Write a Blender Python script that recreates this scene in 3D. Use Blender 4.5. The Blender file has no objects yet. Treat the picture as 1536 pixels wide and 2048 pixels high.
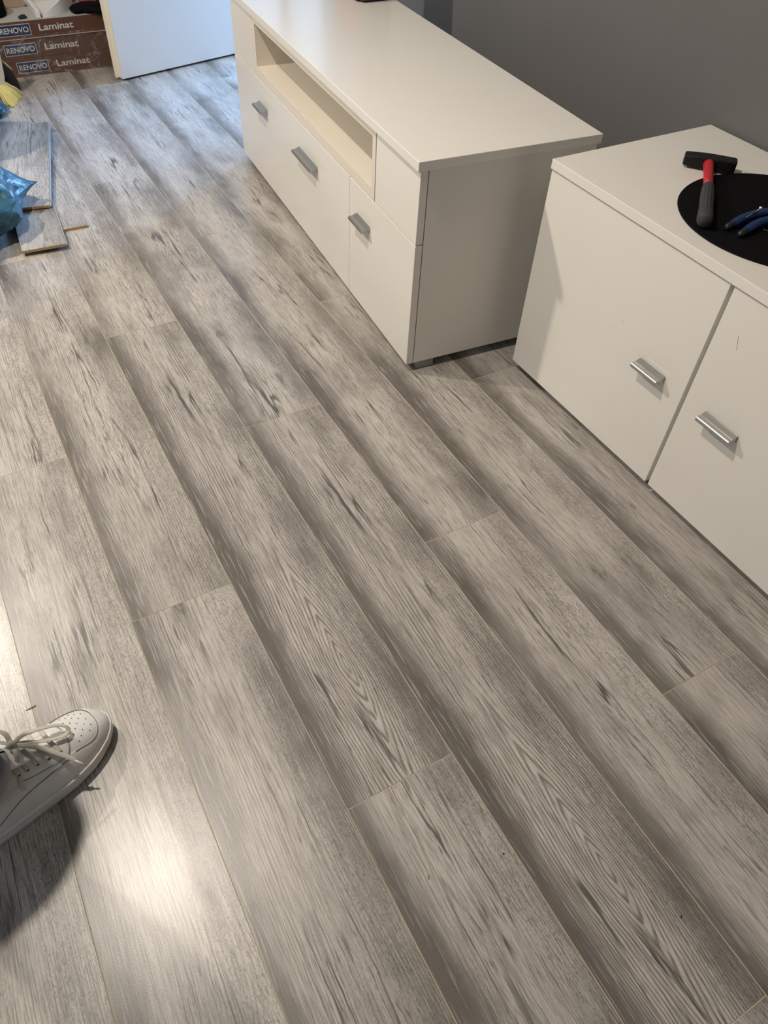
import bpy, bmesh, math, random
from mathutils import Vector, Matrix, noise as mnoise

random.seed(7)
scene = bpy.context.scene
col = scene.collection

# ------------------------------------------------------------------ camera
cam_d = bpy.data.cameras.new('camera')
cam = bpy.data.objects.new('camera', cam_d)
col.objects.link(cam)
cam_d.sensor_fit = 'HORIZONTAL'
cam_d.sensor_width = 36.0
cam_d.lens = 36.0 * 1467.48 / 1536
cam_d.clip_start = 0.02
yaw, pit, rol = 0.5550236809, -0.8387443419, 0.0617093058
fw = Vector((math.sin(yaw) * math.cos(pit), math.cos(yaw) * math.cos(pit), math.sin(pit)))
rt = fw.cross(Vector((0, 0, 1))).normalized()
up = rt.cross(fw)
r2 = math.cos(rol) * rt + math.sin(rol) * up
u2 = -math.sin(rol) * rt + math.cos(rol) * up
mw = Matrix(((r2.x, u2.x, -fw.x, 0.1921158), (r2.y, u2.y, -fw.y, 0.0), (r2.z, u2.z, -fw.z, 1.1547553), (0, 0, 0, 1)))
cam.matrix_world = mw
scene.camera = cam

# ------------------------------------------------------------------ light, world, exposure
vs = scene.view_settings
vs.view_transform = 'Standard'
vs.look = 'None'
vs.gamma = 1.0
vs.use_curve_mapping = False
vs.exposure = -0.07
scene.cycles.max_bounces = 10
scene.cycles.diffuse_bounces = 6
scene.cycles.transparent_max_bounces = 12
scene.cycles.use_denoising = True
scene.cycles.caustics_reflective = False
scene.cycles.caustics_refractive = False

world = bpy.data.worlds.new('world')
scene.world = world
world.use_nodes = True
world.node_tree.nodes['Background'].inputs[0].default_value = (0.42, 0.62, 1.0, 1)
world.node_tree.nodes['Background'].inputs[1].default_value = 0.35


def lamp(name, kind, loc, energy, color, size=0.1, aim=None, size_y=None, spread=None):
    d = bpy.data.lights.new(name, kind)
    d.energy = energy
    d.color = color
    if kind == 'AREA':
        d.shape = 'RECTANGLE' if size_y else 'DISK'
        d.size = size
        if size_y:
            d.size_y = size_y
        if spread:
            d.spread = spread
    else:
        d.shadow_soft_size = size
    o = bpy.data.objects.new(name, d)
    col.objects.link(o)
    o.location = loc
    if aim is not None:
        o.rotation_euler = (Vector(aim) - Vector(loc)).to_track_quat('-Z', 'Y').to_euler()
    return o


WARM = (1.0, 0.900, 0.775)
lamp('ceiling_spot_light', 'AREA', (-0.05, 1.275, 2.44), 42, WARM, 0.085, (-0.05, 1.275, 0))
lamp('hanging_lamp_light', 'AREA', (-0.50, 2.48, 1.93), 37, WARM, 0.085, (0.3, 1.9, 0))
lamp('doorway_daylight', 'AREA', (3.6, 4.25, 1.5), 270, (0.26, 0.53, 1.0), 0.7, (0.9, 3.1, 0.2), 1.0)
lamp('doorway_sky_light', 'AREA', (2.5, 3.3, 1.3), 42, (0.46, 0.70, 1.0), 1.4, (1.0, 3.4, 0.6), 1.7)
lamp('cool_fill_light', 'AREA', (-2.12, -0.75, 1.35), 16, (0.80, 0.90, 1.0), 1.1, (1.2, 0.35, 0.2), 1.2)  # added unseen cool fill brightening the near right side; no window behind it


# ------------------------------------------------------------------ node helpers
class NT:
    def __init__(self, name):
        self.mat = bpy.data.materials.new(name)
        self.mat.use_nodes = True
        self.t = self.mat.node_tree
        self.b = self.t.nodes['Principled BSDF']

    def n(self, kind, **kw):
        nd = self.t.nodes.new(kind)
        for k, v in kw.items():
            setattr(nd, k, v)
        return nd

    def link(self, a, b):
        self.t.links.new(a, b)

    def _in(self, sock, v):
        if v is None:
            return
        if isinstance(v, bpy.types.NodeSocket):
            self.t.links.new(v, sock)
        else:
            sock.default_value = v

    def m(self, op, a, b=None, c=None, clamp=False):
        nd = self.n('ShaderNodeMath', operation=op, use_clamp=clamp)
        for i, v in enumerate((a, b, c)):
            self._in(nd.inputs[i], v)
        return nd.outputs[0]

    def comb(self, x, y, z):
        nd = self.n('ShaderNodeCombineXYZ')
        for i, v in enumerate((x, y, z)):
            self._in(nd.inputs[i], v)
        return nd.outputs[0]

    def sep(self, v):
        nd = self.n('ShaderNodeSeparateXYZ')
        self.link(v, nd.inputs[0])
        return nd.outputs

    def noise(self, vec, scale=1.0, detail=2.0, rough=0.5, dist=0.0):
        nd = self.n('ShaderNodeTexNoise')
        self._in(nd.inputs['Vector'], vec)
        nd.inputs['Scale'].default_value = scale
        nd.inputs['Detail'].default_value = detail
        nd.inputs['Roughness'].default_value = rough
        nd.inputs['Distortion'].default_value = dist
        return nd.outputs['Fac']

    def smooth(self, v, lo, hi, tlo=0.0, thi=1.0):
        nd = self.n('ShaderNodeMapRange', interpolation_type='SMOOTHSTEP')
        self._in(nd.inputs[0], v)
        for i, q in enumerate((lo, hi, tlo, thi)):
            self._in(nd.inputs[i + 1], q)
        return nd.outputs[0]

    def mix(self, f, a, b, blend='MIX'):
        nd = self.n('ShaderNodeMix', data_type='RGBA', blend_type=blend)
        self._in(nd.inputs[0], f)
        for i, q in ((6, a), (7, b)):
            if isinstance(q, tuple) and len(q) == 3:
                q = q + (1,)
            self._in(nd.inputs[i], q)
        return nd.outputs[2]

    def bump(self, h, strength, dist):
        nd = self.n('ShaderNodeBump')
        nd.inputs['Strength'].default_value = strength
        nd.inputs['Distance'].default_value = dist
        self.link(h, nd.inputs['Height'])
        self.link(nd.outputs[0], self.b.inputs['Normal'])

    def out(self, color=None, rough=None, metal=None, spec=None):
        if isinstance(color, tuple) and len(color) == 3:
            color = color + (1,)
        self._in(self.b.inputs['Base Color'], color)
        self._in(self.b.inputs['Roughness'], rough)
        self._in(self.b.inputs['Metallic'], metal)
        self._in(self.b.inputs['Specular IOR Level'], spec)
        return self.mat


def plain(name, color, rough=0.5, metal=0.0, var=0.04, scale=8.0, bump=0.0, bscale=200.0, spec=0.5):
    """a painted / moulded surface with a little procedural mottling"""
    t = NT(name)
    co = t.n('ShaderNodeTexCoord').outputs['Object']
    n1 = t.noise(co, scale, 3.0)
    dk = tuple(c * (1 - var) for c in color)
    lt = tuple(min(1, c * (1 + var)) for c in color)
    c = t.mix(n1, dk, lt)
    r = rough
    if bump > 0:
        t.bump(t.noise(co, bscale, 2.0), bump, 0.001)
    return t.out(c, r, metal, spec)


def wood_material():
    t = NT('grey_oak_laminate')
    puv = t.n('ShaderNodeAttribute', attribute_name='puv').outputs['Vector']
    pa = t.n('ShaderNodeAttribute', attribute_name='pa').outputs['Vector']
    pb = t.n('ShaderNodeAttribute', attribute_name='pb').outputs['Vector']
    u, v, _ = t.sep(puv)
    seed, vc, uc = t.sep(pa)
    cat, tone, cross = t.sep(pb)
    sz = t.m('MULTIPLY', seed, 13.7)

    def P(su, sv, off=0.0):
        return t.comb(t.m('MULTIPLY', u, su), t.m('MULTIPLY', v, sv), t.m('ADD', sz, off))

    nlow = t.noise(P(6, 1.1), 1.0, 2.0)
    nmid = t.noise(P(24, 3.4, 3.1), 1.0, 2.0)
    nfin = t.noise(P(110, 26, 5.7), 1.0, 1.0)
    warp = t.m('ADD', t.m('MULTIPLY', t.m('SUBTRACT', nlow, 0.5), 0.040), t.m('MULTIPLY', t.m('SUBTRACT', nmid, 0.5), 0.016))
    warp = t.m('ADD', warp, t.m('MULTIPLY', t.m('SUBTRACT', nfin, 0.5), 0.0024))
    uw = t.m('ADD', t.m('SUBTRACT', u, uc), warp)
    dv = t.m('SUBTRACT', v, vc)
    # rings of a flat-sawn board: pointed arches near the figure, straight grain away from it
    zf = t.m('DIVIDE', t.m('MULTIPLY', t.m('ABSOLUTE', dv), 0.036), t.m('SQRT', t.m('ADD', t.m('MULTIPLY', dv, dv), 0.050)))
    auw = t.m('ABSOLUTE', uw)
    r = t.m('POWER', t.m('ADD', t.m('POWER', auw, 1.45), t.m('POWER', zf, 1.45)), 1 / 1.45)
    ph = t.m('FRACT', t.m('MULTIPLY', r, 230.0))
    ring = t.m('MULTIPLY', t.smooth(ph, 0.40, 0.74), t.smooth(ph, 0.99, 0.90))
    ug = t.m('ADD', u, t.m('MULTIPLY', warp, 0.55))

    def G(su, sv, off=0.0):
        return t.comb(t.m('MULTIPLY', ug, su), t.m('MULTIPLY', v, sv), t.m('ADD', sz, off))

    pore = t.noise(G(640, 24, 1.3), 1.0, 2.0, 0.6)
    pore_l = t.smooth(pore, 0.53, 0.60)
    streak = t.noise(G(330, 11.0, 8.8), 1.0, 3.0, 0.65)
    streak_l = t.smooth(streak, 0.545, 0.62)
    # tonal figure printed over the width of each board
    wv = t.noise(t.comb(t.m('MULTIPLY', u, 5.0), t.m('MULTIPLY', v, 2.6), t.m('ADD', sz, 20.0)), 1.0, 3.0, 0.55)
    wob = t.m('MULTIPLY', t.m('SUBTRACT', wv, 0.5), 0.060)
    ue = t.m('ADD', u, wob)
    eL = t.m('MULTIPLY', t.smooth(ue, -0.032, -0.088), t.smooth(t.noise(P(1, 2.0, 31.0), 1.0, 1.0), 0.30, 0.55, 0.45, 1.0))
    eR = t.m('MULTIPLY', t.smooth(ue, 0.028, 0.082), t.smooth(t.noise(P(1, 2.4, 47.0), 1.0, 1.0), 0.42, 0.64, 0.05, 0.95))
    cloud = t.smooth(t.noise(P(10, 3.4, 12.0), 1.0, 3.0, 0.6), 0.44, 0.74)
    band = t.smooth(t.noise(P(5, 7.5, 18.0), 1.0, 2.0, 0.5, 0.6), 0.52, 0.70)
    d = t.m('ADD', t.m('MULTIPLY', eL, 0.88), t.m('MULTIPLY', eR, 0.66))
    d = t.m('ADD', d, t.m('MULTIPLY', cloud, 0.36))
    d = t.m('ADD', d, t.m('MULTIPLY', band, 0.16))
    d = t.m('ADD', d, tone, clamp=True)
    c = t.mix(d, (0.480, 0.450, 0.412), (0.122, 0.110, 0.097))
    # slight warm / cool drift
    c = t.mix(t.m('MULTIPLY', t.noise(P(7, 2, 60.0), 1.0, 2.0), 0.5), c, t.mix(1.0, c, (0.99, 0.95, 0.92), 'MULTIPLY'))
    catm = t.m('ADD', t.m('MULTIPLY', cat, 0.70), 0.14)
    centre = t.smooth(t.noise(P(22, 4.5, 70.0), 1.0, 2.0), 0.34, 0.62, 0.15, 1.0)
    centre = t.m('MAXIMUM', centre, t.m('MULTIPLY', cat, t.smooth(t.m('ABSOLUTE', dv), 0.40, 0.20)))
    ringf = t.m('MULTIPLY', t.m('MULTIPLY', ring, centre), catm)
    ringf = t.m('MULTIPLY', ringf, t.smooth(pore, 0.30, 0.62, 0.55, 1.0))
    c = t.mix(ringf, c, (0.105, 0.090, 0.076))
    c = t.mix(t.m('MULTIPLY', pore_l, 0.40), c, (0.135, 0.119, 0.103))
    c = t.mix(t.m('MULTIPLY', streak_l, 0.38), c, (0.140, 0.124, 0.108))
    crisp = t.smooth(t.noise(G(360, 6.5, 64.0), 1.0, 2.0, 0.5), 0.565, 0.600)
    c = t.mix(t.m('MULTIPLY', crisp, t.smooth(nmid, 0.35, 0.6, 0.08, 0.46)), c, (0.125, 0.110, 0.095))
    lightl = t.smooth(t.noise(G(380, 12.0, 77.0), 1.0, 2.0), 0.57, 0.65)
    c = t.mix(t.m('MULTIPLY', lightl, 0.32), c, (0.58, 0.545, 0.50))
    # flecked sapwood near the right edge
    fl = t.noise(P(290, 75, 15.0), 1.0, 2.0, 0.6, 2.2)
    flm = t.m('MULTIPLY', t.smooth(fl, 0.50, 0.62), t.m('MAXIMUM', t.smooth(ue, 0.015, 0.060), t.m('MULTIPLY', cloud, 0.8)))
    c = t.mix(t.m('MULTIPLY', flm, 0.58), c, (0.100, 0.089, 0.077))
    # long dark checks along the grain, near the heart of each board
    ckw = t.m('ADD', u, t.m('ADD', t.m('MULTIPLY', warp, 0.55), t.m('MULTIPLY', t.m('SUBTRACT', nfin, 0.5), 0.004)))
    ck = t.noise(t.comb(t.m('MULTIPLY', ckw, 24.0), t.m('MULTIPLY', v, 0.9), t.m('ADD', sz, 90.0)), 1.0, 3.0, 0.45)
    ckl = t.smooth(t.m('ABSOLUTE', t.m('SUBTRACT', ck, 0.50)), 0.0125, 0.0025)
    ckm = t.m('MULTIPLY', t.smooth(t.noise(P(12, 4.0, 33.0), 1.0, 2.0), 0.46, 0.58), t.smooth(t.m('ABSOLUTE', t.m('ADD', u, wob)), 0.070, 0.036))
    c = t.mix(t.m('MULTIPLY', t.m('MULTIPLY', ckl, ckm), 0.85), c, (0.060, 0.054, 0.048))
    # short dashes beside them
    ds = t.smooth(t.noise(G(250, 17, 51.0), 1.0, 2.0, 0.55, 0.5), 0.60, 0.64)
    c = t.mix(t.m('MULTIPLY', t.m('MULTIPLY', ds, ckm), 0.62), c, (0.085, 0.076, 0.066))
    # small knots
    vo = t.n('ShaderNodeTexVoronoi')
    t.link(t.comb(t.m('MULTIPLY', t.m('ADD', u, t.m('MULTIPLY', t.m('SUBTRACT', nfin, 0.5), 0.03)), 13.0), t.m('MULTIPLY', v, 4.0), sz), vo.inputs['Vector'])
    vo.inputs['Scale'].default_value = 1.0
    kd = vo.outputs['Distance']
    ksel = t.m('MULTIPLY', t.smooth(t.sep(vo.outputs['Color'])[0], 0.70, 0.74), t.smooth(t.m('ABSOLUTE', u), 0.080, 0.060))
    halo = t.m('MULTIPLY', t.smooth(kd, 0.42, 0.08), ksel)
    c = t.mix(t.m('MULTIPLY', halo, 0.42), c, (0.120, 0.107, 0.093))
    kn = t.m('MULTIPLY', t.smooth(kd, 0.13, 0.04), ksel)
    kn = t.m('MULTIPLY', kn, t.smooth(t.noise(P(160, 60, 7.0), 1.0, 2.0), 0.35, 0.60, 0.2, 1.0))
    c = t.mix(t.m('MULTIPLY', kn, 0.66), c, (0.080, 0.072, 0.062))
    h = t.m('ADD', t.m('MULTIPLY', pore, 0.12), t.noise(P(620, 560, 2.0), 1.0, 1.0))
    t.bump(h, 0.10, 0.0005)
    rg = t.smooth(cloud, 0.0, 1.0, 0.305, 0.35)
    return t.out(c, rg, 0.0, 0.5)


M = {}
M['wood'] = wood_material()
M['seam'] = plain('laminate_core_edge', (0.43, 0.37, 0.27), 0.7, var=0.15, scale=60)
M['hdf'] = plain('hdf_core', (0.36, 0.235, 0.105), 0.8, var=0.2, scale=150)
M['board_edge'] = plain('pale_board_edge', (0.30, 0.28, 0.255), 0.6)
M['wall_grey'] = plain('grey_wall_paint', (0.118, 0.114, 0.111), 0.62, var=0.05, scale=5, bump=0.15, bscale=300)
M['wall_white'] = plain('white_wall_paint', (0.62, 0.60, 0.57), 0.7, var=0.03, scale=4, bump=0.1, bscale=250)
M['ceiling'] = plain('white_ceiling_paint', (0.80, 0.78, 0.74), 0.8, var=0.02)
M['cream'] = plain('cream_white_lacquer', (0.735, 0.698, 0.632), 0.30, var=0.015, scale=5)
M['cream_top'] = plain('cream_white_laminate_top', (0.735, 0.702, 0.642), 0.20, var=0.015, scale=5)
M['cream_gloss'] = plain('cream_white_glossy_front', (0.735, 0.698, 0.632), 0.16, var=0.012, scale=4)
M['niche'] = plain('warm_cream_melamine', (0.690, 0.635, 0.540), 0.42, var=0.015, scale=4)
M['alu'] = plain('brushed_aluminium', (0.46, 0.46, 0.44), 0.32, 1.0, var=0.0)
M['foot_metal'] = plain('grey_metal_foot', (0.30, 0.30, 0.30), 0.4, 0.8)
M['dark_gap'] = plain('grey_carcass_edge', (0.66, 0.73, 0.73), 0.6)
M['door_white'] = plain('white_door_lacquer', (0.72, 0.725, 0.73), 0.38, var=0.01)
M['door_edge'] = plain('cream_door_edge', (0.80, 0.74, 0.60), 0.5, var=0.03)
M['black_rubber'] = plain('black_rubber', (0.005, 0.005, 0.0055), 0.8, bump=0.2, bscale=400, spec=0.06)
M['black_steel'] = plain('black_steel', (0.007, 0.007, 0.007), 0.5, var=0.2, scale=60, spec=0.25)
M['black_plastic'] = plain('black_plastic', (0.015, 0.015, 0.017), 0.45)
M['grip'] = plain('charcoal_grip', (0.032, 0.031, 0.030), 0.7, bump=0.3, bscale=500)
M['red'] = plain('red_fibreglass', (0.42, 0.012, 0.018), 0.45)
M['blue_grip'] = plain('dark_blue_grip', (0.006, 0.024, 0.095), 0.4)
M['steel'] = plain('bright_steel', (0.60, 0.60, 0.60), 0.25, 1.0)
M['leather'] = plain('white_leather', (0.66, 0.655, 0.64), 0.40, var=0.03, scale=60, bump=0.12, bscale=700)
M['sole'] = plain('white_rubber_sole', (0.64, 0.635, 0.62), 0.5, var=0.04, scale=40)
M['stitch'] = plain('grey_seam_thread', (0.10, 0.10, 0.105), 0.8)
M['lace'] = plain('offwhite_lace', (0.52, 0.49, 0.43), 0.85, var=0.10, scale=300, bump=0.5, bscale=1500)
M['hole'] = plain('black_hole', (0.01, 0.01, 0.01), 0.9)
M['lining'] = plain('lavender_grey_lining', (0.33, 0.32, 0.36), 0.85, bump=0.3, bscale=900)
M['sock'] = plain('black_sock', (0.015, 0.015, 0.018), 0.9, bump=0.4, bscale=900)
M['trouser'] = plain('dark_grey_trouser_cloth', (0.050, 0.048, 0.058), 0.9, var=0.2, scale=40, bump=0.4, bscale=900)
M['skin'] = plain('skin', (0.52, 0.34, 0.25), 0.5)
M['bristle'] = plain('straw_bristles', (0.62, 0.54, 0.22), 0.7, var=0.25, scale=300)
M['brush_wood'] = plain('pale_wood', (0.52, 0.44, 0.33), 0.6, var=0.12, scale=40)
M['pink'] = plain('pink_fabric', (0.55, 0.03, 0.12), 0.7)
M['white_plastic'] = plain('white_plastic', (0.72, 0.73, 0.74), 0.25)
M['carton_in'] = plain('pale_carton_lid', (0.42, 0.40, 0.38), 0.8, var=0.05)
M['carton_tan'] = plain('tan_carton', (0.36, 0.27, 0.19), 0.85, var=0.1)
M['print_blue'] = plain('navy_print', (0.018, 0.030, 0.085), 0.5)
M['print_white'] = plain('white_print', (0.60, 0.58, 0.55), 0.5)
M['dark_red'] = plain('dark_red_plastic', (0.16, 0.008, 0.014), 0.5)
M['scuff'] = plain('brown_scuff', (0.28, 0.23, 0.18), 0.8)
M['tape'] = plain('pale_tape', (0.45, 0.36, 0.30), 0.25)


def carton_material():
    t = NT('brown_wood_print_carton')
    co = t.n('ShaderNodeTexCoord').outputs['Object']
    x, y, z = t.sep(co)
    n1 = t.noise(t.comb(t.m('MULTIPLY', x, 4), t.m('MULTIPLY', y, 30), t.m('MULTIPLY', z, 90)), 1.0, 4.0, 0.6)
    c = t.mix(t.smooth(n1, 0.3, 0.7), (0.085, 0.034, 0.018), (0.112, 0.046, 0.025))
    return t.out(c, 0.42, 0.0)


def bag_material():
    t = NT('blue_bin_bag_film')
    co = t.n('ShaderNodeTexCoord').outputs['Object']
    n1 = t.noise(co, 14, 3.0)
    c = t.mix(t.smooth(n1, 0.3, 0.7), (0.008, 0.062, 0.105), (0.024, 0.105, 0.155))
    t.bump(t.noise(co, 42, 2.0, 0.6, 1.0), 0.35, 0.006)
    t.b.inputs['Transmission Weight'].default_value = 0.0
    return t.out(c, 0.40, 0.0)


def film_material():
    t = NT('clear_wrap_film')
    tr = t.n('ShaderNodeBsdfTransparent')
    tr.inputs[0].default_value = (0.97, 0.97, 0.97, 1)
    gl = t.n('ShaderNodeBsdfPrincipled')
    gl.inputs['Base Color'].default_value = (0.75, 0.75, 0.78, 1)
    gl.inputs['Roughness'].default_value = 0.18
    co = t.n('ShaderNodeTexCoord').outputs['Object']
    wr = t.smooth(t.noise(co, 26, 4.0, 0.6, 1.2), 0.50, 0.78, 0.03, 0.32)
    mx = t.n('ShaderNodeMixShader')
    t.link(wr, mx.inputs[0])
    t.link(tr.outputs[0], mx.inputs[1])
    t.link(gl.outputs[0], mx.inputs[2])
    t.link(mx.outputs[0], t.t.nodes['Material Output'].inputs['Surface'])
    t.t.nodes.remove(t.b)
    return t.mat


M['carton'] = carton_material()
M['bag'] = bag_material()
M['film'] = film_material()


# ------------------------------------------------------------------ object helpers
def link(name, me, parent=None, mats=(), smooth=False):
    o = bpy.data.objects.new(name, me)
    col.objects.link(o)
    if parent is not None:
        o.parent = parent
    for m_ in (mats if isinstance(mats, (list, tuple)) else [mats]):
        me.materials.append(m_)
    if smooth:
        for p_ in me.polygons:
            p_.use_smooth = True
    return o


def bm_obj(name, bm, mats, parent=None, smooth=False):
    bmesh.ops.recalc_face_normals(bm, faces=bm.faces)
    me = bpy.data.meshes.new(name)
    bm.to_mesh(me)
    bm.free()
    return link(name, me, parent, mats, smooth)


def autosmooth(o, ang=35):
    for p_ in o.data.polygons:
        p_.use_smooth = True
    o.data.set_sharp_from_angle(angle=math.radians(ang))
    return o


def box(bm, x0, x1, y0, y1, z0, z1, bev=0.0, mat=0):
    r_ = bmesh.ops.create_cube(bm, size=1.0)
    vs_ = r_['verts']
    for v_ in vs_:
        v_.co = Vector(((x0 + x1) / 2 + v_.co.x * (x1 - x0), (y0 + y1) / 2 + v_.co.y * (y1 - y0), (z0 + z1) / 2 + v_.co.z * (z1 - z0)))
    fs = set(f for v_ in vs_ for f in v_.link_faces)
    for f in fs:
        f.material_index = mat
    if bev > 0:
        es = list(set(e for v_ in vs_ for e in v_.link_edges))
        bmesh.ops.bevel(bm, geom=es, offset=bev, segments=2, profile=0.5, affect='EDGES', clamp_overlap=True)
    return vs_


def tag(o, label=None, cat=None, group=None, kind=None):
    if label:
        o['label'] = label
    if cat:
        o['category'] = cat
    if group:
        o['group'] = group
    if kind:
        o['kind'] = kind
    return o


def thing(name, label, cat, loc=(0, 0, 0), rz=0.0, group=None):
    o = bpy.data.objects.new(name, None)
    o.empty_display_size = 0.05
    col.objects.link(o)
    o.location = loc
    o.rotation_euler = (0, 0, rz)
    return tag(o, label, cat, group)


def struct(name, bm, mats, parent=None):
    o = bm_obj(name, bm, mats, parent)
    if parent is None:
        o['kind'] = 'structure'
    return o


def tube(bm, pts, radii, seg=12, cap=True, flat=None, mat=0):
    """sweep a circle (or flat ellipse) along points; flat = (width factor, height factor, up vector)"""
    pts = [Vector(p_) for p_ in pts]
    n_ = len(pts)
    if not isinstance(radii, (list, tuple)):
        radii = [radii] * n_
    rings = []
    prev = None
    for i in range(n_):
        d = (pts[min(i + 1, n_ - 1)] - pts[max(i - 1, 0)]).normalized()
        if flat:
            upv = Vector(flat[2])
            s_ = d.cross(upv)
            if s_.length < 1e-4:
                s_ = prev or Vector((1, 0, 0))
            s_.normalize()
        else:
            ref = prev if prev is not None else (Vector((0, 0, 1)) if abs(d.z) < 0.9 else Vector((1, 0, 0)).cross(d))
            s_ = (ref - d * ref.dot(d))
            if s_.length < 1e-5:
                s_ = d.orthogonal()
            s_.normalize()
        prev = s_
        w_ = d.cross(s_).normalized()
        a_, b_ = (flat[0], flat[1]) if flat else (1, 1)
        ring = []
        for k in range(seg):
            an = 2 * math.pi * k / seg
            ring.append(bm.verts.new(pts[i] + s_ * math.cos(an) * radii[i] * a_ + w_ * math.sin(an) * radii[i] * b_))
        rings.append(ring)
    for i in range(n_ - 1):
        for k in range(seg):
            f = bm.faces.new((rings[i][k], rings[i][(k + 1) % seg], rings[i + 1][(k + 1) % seg], rings[i + 1][k]))
            f.material_index = mat
    if cap:
        for rr in (rings[0][::-1], rings[-1]):
            f = bm.faces.new(rr)
            f.material_index = mat


def smooth_path(pts, n_=8):
    """Catmull-Rom through the points"""
    P_ = [Vector(p_) for p_ in pts]
    P_ = [2 * P_[0] - P_[1]] + P_ + [2 * P_[-1] - P_[-2]]
    out = []
    for i in range(1, len(P_) - 2):
        for k in range(n_):
            t_ = k / n_
            a, b, c, d = P_[i - 1], P_[i], P_[i + 1], P_[i + 2]
            out.append(0.5 * ((2 * b) + (c - a) * t_ + (2 * a - 5 * b + 4 * c - d) * t_ * t_ + (3 * b - a - 3 * c + d) * t_ ** 3))
    out.append(P_[-2])
    return out


def lathe(bm, prof, seg=48, mat=0):
    """profile of (radius, z) turned round the z axis"""
    rings = []
    for r_, z_ in prof:
        rings.append([bm.verts.new((r_ * math.cos(2 * math.pi * k / seg), r_ * math.sin(2 * math.pi * k / seg), z_)) for k in range(seg)])
    for i in range(len(rings) - 1):
        for k in range(seg):
            f = bm.faces.new((rings[i][k], rings[i][(k + 1) % seg], rings[i + 1][(k + 1) % seg], rings[i + 1][k]))
            f.material_index = mat
    bm.faces.new(rings[0][::-1]).material_index = mat
    bm.faces.new(rings[-1]).material_index = mat


def prism(bm, outline, z0, z1, mat=0):
    lo = [bm.verts.new((x, y, z0)) for x, y in outline]
    hi = [bm.verts.new((x, y, z1)) for x, y in outline]
    n_ = len(outline)
    bm.faces.new(lo[::-1]).material_index = mat
    bm.faces.new(hi).material_index = mat
    for k in range(n_):
        bm.faces.new((lo[k], lo[(k + 1) % n_], hi[(k + 1) % n_], hi[k])).material_index = mat


def lerp_tab(x, tab):
    if x <= tab[0][0]:
        return tab[0][1]
    for (a, fa), (b, fb) in zip(tab, tab[1:]):
        if x <= b:
            return fa + (fb - fa) * (x - a) / (b - a)
    return tab[-1][1]


# ------------------------------------------------------------------ the room
W, L = 0.193, 1.38
YF, YB = 4.0, -1.9
XL, XR, XJ = -2.2, 1.745, 1.845
DY0, DY1 = 3.12, 3.80


def plank_attributes(me, puv, pa, pb):
    for nm, data in (('puv', puv), ('pa', pa), ('pb', pb)):
        at = me.attributes.new(nm, 'FLOAT_VECTOR', 'POINT')
        flat = [c for t_ in data for c in t_]
        at.data.foreach_set('vector', flat)


def build_floor():
    verts, faces, mats, puv, pa, pb = [], [], [], [], [], []
    rnd = random.Random(23)
    e, dz = 0.00085, 0.0007
    for i in range(-12, 9):
        j0 = 1.344 - 0.4885 * i if i != -1 else -0.10
        k0 = math.floor((YB - j0) / L)
        for k in range(k0, k0 + 6):
            y0 = j0 + k * L
            if y0 > YF:
                break
            a, b = max(y0, YB), min(y0 + L, YF)
            if b - a < 0.01:
                continue
            seed = rnd.uniform(0, 40)
            style = rnd.random()
            vc, uc, cat = rnd.uniform(0.1, 1.3), rnd.uniform(-0.05, 0.05), rnd.uniform(0.15, 0.55)
            tone = rnd.uniform(-0.06, 0.05)
            if style < 0.5:
                uc = rnd.choice((-1, 1)) * rnd.uniform(0.05, 0.10)
            key = (i, round(y0, 1))
            if key in FIGURED:
                seed, vc, uc, cat, tone = FIGURED[key]
            x0, x1 = i * W, (i + 1) * W
            base = len(verts)
            for (ex, ez) in ((0.0, -dz), (e, 0.0)):
                for (x, y) in ((x0 + ex, a + ex), (x1 - ex, a + ex), (x1 - ex, b - ex), (x0 + ex, b - ex)):
                    verts.append((x, y, ez))
                    puv.append((x - (x0 + x1) / 2, y - y0, 0))
                    pa.append((seed, vc, uc))
                    pb.append((cat, tone, 0))
            faces.append((base + 4, base + 5, base + 6, base + 7))
            mats.append(0)
            for q in range(4):
                faces.append((base + q, base + (q + 1) % 4, base + 4 + (q + 1) % 4, base + 4 + q))
                mats.append(1)
    me = bpy.data.meshes.new('floor')
    me.from_pydata(verts, [], faces)
    plank_attributes(me, puv, pa, pb)
    o = link('floor', me, None, [M['wood'], M['seam']])
    for p_, m_ in zip(me.polygons, mats):
        p_.material_index = m_
    o['kind'] = 'structure'
    return o


# boards whose printed figure shows clearly: (row, lower end) -> seed, arch centre along, across, strength, tone
FIGURED = {
    (2, 0.4): (3.3, 0.23, 0.012, 1.0, 0.05),
    (3, -0.1): (3.3, 0.23, 0.006, 1.0, 0.03),
    (4, 0.8): (9.1, 1.10, -0.07, 0.35, 0.0),
    (1, 0.9): (12.6, 0.55, 0.01, 0.6, 0.0),
    (2, 1.7): (17.9, 0.25, 0.03, 0.5, -0.05),
    (4, 2.2): (3.3, 0.28, 0.0, 0.9, 0.05),
    (6, 1.2): (22.4, 0.6, 0.03, 0.7, 0.06),
    (5, 0.3): (28.1, 1.2, -0.08, 0.4, 0.04),
}
build_floor()

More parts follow.
